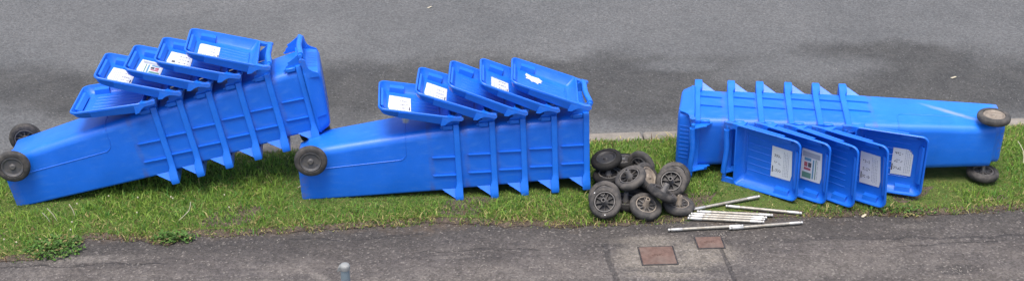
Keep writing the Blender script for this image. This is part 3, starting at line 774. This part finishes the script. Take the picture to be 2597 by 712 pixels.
# ------------------------------------------------------------ covers in the path
def cover(c, sx, sy, ang, lab, rows, seed):
    root = bpy.data.objects.new('utility_cover', None); col.objects.link(root)
    root.matrix_world = Matrix.Translation((*c, 0)) @ Matrix.Rotation(rad(ang), 4, 'Z'); tag(root, lab, 'utility cover', 'iron covers set in the path')
    r = random.Random(seed)
    fr = MB()
    for x0, x1, y0, y1 in ((-sx - .008, sx + .008, sy + .0005, sy + .008), (-sx - .008, sx + .008, -sy - .008, -sy - .0005), (-sx - .008, -sx - .0005, -sy - .0005, sy + .0005), (sx + .0005, sx + .008, -sy - .0005, sy + .0005)):
        fr.box(x0, x1, y0, y1, -.01, .0045, 0, .001)
    link('frame', fr.mesh('frame', M['hub_dark']), root)
    mb = MB(); mb.box(-sx, sx, -sy, sy, -.02, .006, 0, .002)
    n = 5
    for i in range(n):            # cast letter-like bosses across the middle
        x = (i - (n - 1) / 2) * .014
        mb.box(x - .0045, x - .0025, -.006, .008, .0055, .0085, 0, .0006)
        if i % 2: mb.box(x - .0025, x + .003, .005, .008, .0055, .0085, 0, .0006)
        else: mb.box(x - .0025, x + .003, -.006, -.003, .0055, .0085, 0, .0006)
    mb.box(-.006, .006, sy - .012, sy - .004, .0055, .0075, 0, .0006)
    link('plate', mb.mesh('plate', M['iron'], 30), root)
cover((.829, 5.634), .096, .087, 3, 'larger rust-brown iron cover set in the pale concrete patch', 2, 1)
cover((1.144, 5.770), .074, .057, 3, 'smaller rust-brown iron cover near the rods on the path', 1, 2)

# ------------------------------------------------------------ grey post near the camera
root = bpy.data.objects.new('post', None); col.objects.link(root); root.location = (-.800, 4.66, 0); root.rotation_euler = (rad(.5), rad(1.0), 0)
tag(root, 'grey painted metal post with a pale domed cap at the bottom edge', 'post')
mb = MB(); mb.lathe([(.0215, -.05), (.0215, .578)], 28, 0); mb.lathe([(.0220, .50), (.0230, .503), (.0220, .506)], 28, 0); link('pole', mb.mesh('pole', M['pole']), root)
mb = MB(); mb.lathe([(.0225, .574), (.0238, .575), (.0240, .590), (.0228, .597), (.018, .602), (0, .604)], 28, 0)
mb.prism([(-.036, .566), (-.022, .572), (-.018, .596), (-.028, .590)], 1, -.012, .012)
link('cap', mb.mesh('cap', M['cap'], 45), root)

# ------------------------------------------------------------ grass
def noise2(x, y, f, seed):
    r = np.random.default_rng(seed); out = np.zeros_like(x)
    for k in range(6):
        a = r.uniform(0, 2 * np.pi); ff = f * (1.0 + .55 * k); out += np.sin((x * np.cos(a) + y * np.sin(a)) * ff + r.uniform(0, 6.28) + 1.7 * np.sin(y * ff * .6 + x * .4 + k)) / (1 + .35 * k)
    return out / 2.2
KEEP_OUT = [(x, y, .085) for (x, y) in ((1.005, 6.13), (.69, 6.165), (.775, 6.33), (.80, 6.065), (.60, 6.33), (.555, 6.08), (.705, 6.59), (1.03, 6.365), (.835, 6.34), (.975, 6.29))]
# the ground seen by the middle bin body and the right bin body: nothing grows through them
def inside_box(x, y, key, x0, x1, lat0, lat1):
    T, R = STACKS[key][0], STACKS[key][1]; ax = np.array([R[0][0], R[1][0]]); ax = ax / np.linalg.norm(ax); pr = np.array([-ax[1], ax[0]])
    dx, dy = x - T[0], y - T[1]; a = dx * ax[0] + dy * ax[1]; b = dx * pr[0] + dy * pr[1]
    return (a > x0) & (a < x1) & (b > lat0) & (b < lat1)
def blades(n, x, y, h, wd, colr, lean, name, mat):
    th = rng.uniform(0, 2 * np.pi, n); ph = rng.uniform(0, 2 * np.pi, n)
    z0 = turf_h(x, y) - .004
    dx, dy = np.cos(th) * wd, np.sin(th) * wd
    lx, ly = np.cos(ph) * lean * h, np.sin(ph) * lean * h
    V = np.empty((n, 5, 3), np.float32)
    V[:, 0] = np.stack([x - dx, y - dy, z0], 1); V[:, 1] = np.stack([x + dx, y + dy, z0], 1)
    mz = h * np.sqrt(np.clip(1 - (lean * .5) ** 2, .1, 1))
    V[:, 2] = np.stack([x + dx * .8 + lx * .35, y + dy * .8 + ly * .35, z0 + mz * .6], 1); V[:, 3] = np.stack([x - dx * .8 + lx * .35, y - dy * .8 + ly * .35, z0 + mz * .6], 1)
    V[:, 4] = np.stack([x + lx, y + ly, z0 + mz * (1 - .28 * lean)], 1)
    me = bpy.data.meshes.new(name); me.vertices.add(n * 5); me.vertices.foreach_set('co', V.ravel())
    base = (np.arange(n) * 5)[:, None]
    idx = (base + np.array([0, 1, 2, 3, 3, 2, 4])).ravel()
    me.loops.add(n * 7); me.loops.foreach_set('vertex_index', idx.astype(np.int32))
    me.polygons.add(n * 2)
    ls = (np.arange(n) * 7)[:, None] + np.array([0, 4]); me.polygons.foreach_set('loop_start', ls.ravel().astype(np.int32))
    try: me.polygons.foreach_set('loop_total', np.tile([4, 3], n).astype(np.int32))
    except Exception: pass
    me.update(); me.validate()
    ca = me.color_attributes.new('blade', 'FLOAT_COLOR', 'POINT')
    C = np.ones((n, 5, 4), np.float32); C[:, :, :3] = colr[:, None, :]
    ca.data.foreach_set('color', C.ravel()); me.materials.append(mat)
    return me
n = 165000
gx = rng.uniform(-4.3, 4.7, n); t = rng.uniform(0, 1, n)
gy = edge_y(gx) - .04 + t * (kerb_y(gx) + .012 - edge_y(gx) + .04)
d_edge = gy - edge_y(gx) + .028 * noise2(gx, gy, 15, 3) + .018 * noise2(gx, gy, 55, 13); d_kerb = kerb_y(gx) + .015 - gy
keep = rng.uniform(0, 1, n) < np.clip((d_edge + .05) / .08, 0, 1) * np.clip(.35 + d_kerb / .06, 0, 1)
for cx, cy, cr in KEEP_OUT: keep &= (gx - cx) ** 2 + (gy - cy) ** 2 > cr ** 2
keep &= ~inside_box(gx, gy, 'mid', .02, BL + .75, -.14, .14)
keep &= ~inside_box(gx, gy, 'left', .02, .30, -.12, .12)
keep &= ~inside_box(gx, gy, 'right', .01, 1.9, -.02, .35)
gx, gy, d_edge, d_kerb = gx[keep], gy[keep], d_edge[keep], d_kerb[keep]; n = len(gx)
pn = noise2(gx, gy, 5, 5); pf = noise2(gx, gy, 26, 6)
h = rng.gamma(4.5, .0068, n) * (1 + .22 * pn + .18 * pf) * np.clip(.75 + d_edge / .3, .75, 1)
h = np.clip(h, .010, .075)
for key_, a0, a1, b0, b1 in (('mid', -.10, 1.8, -.25, .25), ('left', -.10, .45, -.24, .24), ('right', -.1, 2.0, -.25, .45)):
    ib = inside_box(gx, gy, key_, a0, a1, b0, b1); h = np.where(ib, np.minimum(h, .022 + .006 * rng.random(len(h))), h)
# flattened under rods and in front of the hanging lids
rodz = (gx > .9) & (gx < 1.8) & (gy < 6.27); h = np.where(rodz, np.minimum(h, .017 + .020 * rng.random(len(h)) ** 3), h)
lidz = (gx > 1.30) & (gx < 2.75) & (gy > 6.16) & (gy < 6.65); h = np.where(lidz, np.minimum(h, .012 + .022 * rng.random(len(h)) ** 2), h)
lean = rng.uniform(.15, 1.05, n)
g1 = np.array([.115, .245, .038]); g2 = np.array([.250, .365, .062]); g3 = np.array([.070, .180, .032]); straw = np.array([.44, .38, .16]); brown = np.array([.16, .10, .055])
u = np.clip(.5 + .35 * pn + rng.normal(0, .22, n), 0, 1)[:, None]
c = g1 * (1 - u) + g2 * u
dk = rng.uniform(0, 1, n) < .20; c[dk] = g3 * rng.uniform(.8, 1.5, (dk.sum(), 1))
pe = .045 + .42 * np.exp(-np.clip(d_edge, 0, 1) / .075) + .5 * np.exp(-np.clip(d_kerb, 0, 1) / .07) + .10 * np.clip(pf, 0, 1) + .22 * np.exp(-((gx + 3.0) / .35) ** 2 - ((gy - 5.62) / .12) ** 2)
isst = rng.uniform(0, 1, n) < pe; c[isst] = straw * rng.uniform(.55, 1.15, (isst.sum(), 1))
isb = rng.uniform(0, 1, n) < .25 * np.exp(-np.clip(d_edge, 0, 1) / .06) + .015; c[isb] = brown * rng.uniform(.7, 1.4, (isb.sum(), 1))
lean = np.where(isst, rng.uniform(.7, 1.35, n), lean)
c *= rng.uniform(.8, 1.22, (n, 1))
wd = rng.uniform(.0014, .0042, n)
tag(link('grass', blades(n, gx, gy, h, wd, c.astype(np.float32), lean, 'grass', M['grass'])), 'short uneven green grass with straw on the verge between path and kerb', 'grass', kind='stuff')
# long seed stalks lying over the turf
mb = MB(); cols = []
for (x, y, z, dx, dy, dz) in ((-2.70, 5.98, .01, -.05, .01, .09), (-2.74, 5.97, .01, -.035, .0, .07), (-2.62, 6.05, .01, -.03, .02, .07), (-1.98, 5.98, .02, .06, .03, .05), (-1.92, 6.01, .07, .012, .02, .05), (-1.33, 6.35, .03, .05, .04, .02), (3.31, 6.83, .10, .01, -.08, -.03), (3.32, 6.75, .07, -.02, -.08, -.05)):
    mb.tube([(x, y, z), (x + dx * .5 + .004, y + dy * .5, z + dz * .55), (x + dx, y + dy, z + dz)], [.0022, .002, .0026], 5)
tag(link('dry_stalks', mb.mesh('dry_stalks', M['leaf_dry'])), 'dry straw coloured stalks standing in the grass', 'stalks', kind='stuff')
# white clover heads at the left
mb = MB()
for i in range(12):
    x = rng.uniform(-3.1, -1.6); y = float(edge_y(x)) + rng.uniform(.12, .5); z = float(turf_h(x, y)) + rng.uniform(.03, .05)
    for a in range(1): mb.lathe([(0, -.004), (.0045, -.002), (.005, .002), (.003, .005), (0, .006)], 7, 0, True, False); k = 35
    for j in range(len(mb.v) - k, len(mb.v)): p = mb.v[j]; mb.v[j] = (p[0] + x, p[1] + y, p[2] + z)
tag(link('clover_flowers', mb.mesh('clover_flowers', M['leaf_dry'])), 'tiny whitish clover heads dotted in the grass', 'flowers', kind='stuff')

# broad-leaved weeds creeping onto the path
def weed(cx, cy, rx, ry, nl, lab, seed):
    r = np.random.default_rng(seed); V = []; F = []; CC = []
    for i in range(nl):
        a = r.uniform(0, 6.283); q = r.uniform(0, 1) ** .6; x, y = cx + rx * q * math.cos(a), cy + ry * q * math.sin(a); z = r.uniform(.006, .045) * (1.1 - q * .6)
        t = r.uniform(0, 6.283); L = r.uniform(.012, .030); W_ = L * r.uniform(.22, .4); dz = r.uniform(-.3, .7) * L
        d = np.array([math.cos(t), math.sin(t)]); s = np.array([-d[1], d[0]]); o = len(V)
        V += [(x, y, z), (x + d[0] * L * .5 + s[0] * W_, y + d[1] * L * .5 + s[1] * W_, z + dz * .7 + .003), (x + d[0] * L, y + d[1] * L, z + dz), (x + d[0] * L * .5 - s[0] * W_, y + d[1] * L * .5 - s[1] * W_, z + dz * .7 + .003)]
        F += [(o, o + 1, o + 2, o + 3)]; cc = np.array([.085, .175, .034]) * r.uniform(.5, 1.5) if r.random() > .1 else np.array([.33, .28, .12]) * r.uniform(.6, 1.1); CC += [(*cc, 1)] * 4
    me = bpy.data.meshes.new('weed_clump'); me.from_pydata(V, [], F); ca = me.color_attributes.new('blade', 'FLOAT_COLOR', 'POINT')
    ca.data.foreach_set('color', np.array(CC, np.float32).ravel()); me.materials.append(M['grass']); tag(link('weed_clump', me), lab, 'weed')
weed(-2.62, 5.70, .17, .12, 620, 'bright green leafy weed clump spilling on the path at lower left', 4)
weed(-1.97, 5.80, .13, .05, 260, 'flat small weed clump on the path edge below the tilted stack', 5)
weed(2.35, 6.10, .22, .05, 140, 'straggly broad-leaved weed on the path edge right of the lids', 6)

# ------------------------------------------------------------ chippings and litter
mb = MB(); r = random.Random(21)
def chip(x, y, z, s):
    Mx = Matrix.Translation((x, y, z)) @ Matrix.Rotation(r.uniform(0, 6.28), 4, 'Z') @ Matrix.Rotation(r.uniform(-.5, .5), 4, 'X')
    a, b, c_ = s * r.uniform(.6, 1.4), s * r.uniform(.5, 1), s * r.uniform(.3, .7)
    mb.add([(-a, 0, 0), (0, -b, 0), (a, 0, 0), (0, b, 0), (a * .1, b * .1, c_), (0, 0, -c_)], [(0, 1, 4), (1, 2, 4), (2, 3, 4), (3, 0, 4), (1, 0, 5), (2, 1, 5), (3, 2, 5), (0, 3, 5)], mat=Mx)
for i in range(560):
    x = r.uniform(-3.3, 3.6); y = float(edge_y(x)) - r.expovariate(3.2) - .0
    if y < 5.1: continue
    chip(x, y, .002, r.choice((.0016, .002, .0025, .003, .0045)))
for i in range(26): chip(2.52 + r.gauss(0, .06), 5.49 + r.gauss(0, .03), .002, r.uniform(.002, .0055))
for i in range(30): chip(1.22 + r.gauss(0, .03), 5.84 + r.gauss(0, .03), .002, r.uniform(.002, .0045))
for i in range(220): chip(r.uniform(-4.2, 4.4), 7.15 + abs(r.gauss(0, 1.3)), -.083, r.choice((.002, .0025, .0035)))
tag(link('gravel', mb.mesh('gravel', M['stone'], 5)), 'small pale chippings scattered over path and road', 'gravel', kind='stuff')
def litter(name, x, y, z, s, lab, cat, ang):
    mb = MB(); pts = [(-1, -.25), (-.4, -.5), (.5, -.42), (1, .05), (.55, .42), (-.2, .5), (-.85, .3)]
    top = [(px * s, py * s, .006 + .006 * math.sin(px * 2.2)) for px, py in pts]; bot = [(a, b, c_ - .0012) for a, b, c_ in top]; k = len(pts)
    mb.add(top + bot, [tuple(range(k)), tuple(range(k, 2 * k))[::-1]] + [(i, (i + 1) % k, (i + 1) % k + k, i + k) for i in range(k)])
    o = link(name, mb.mesh(name, M['leaf_dry'])); o.location = (x, y, z); o.rotation_euler = (0, 0, rad(ang)); tag(o, lab, cat)
litter('paper_scrap', 3.371, 8.198, -.083, .022, 'white paper scrap on the dark road patch at upper right', 'litter', -10)
litter('dry_leaf', -.717, 9.642, -.083, .022, 'small pale leaf lying alone on the road at the top', 'leaf', 5)
litter('fallen_leaf', 2.11, 6.05, .006, .018, 'curled pale leaf on the path edge right of the rods', 'leaf', 20)
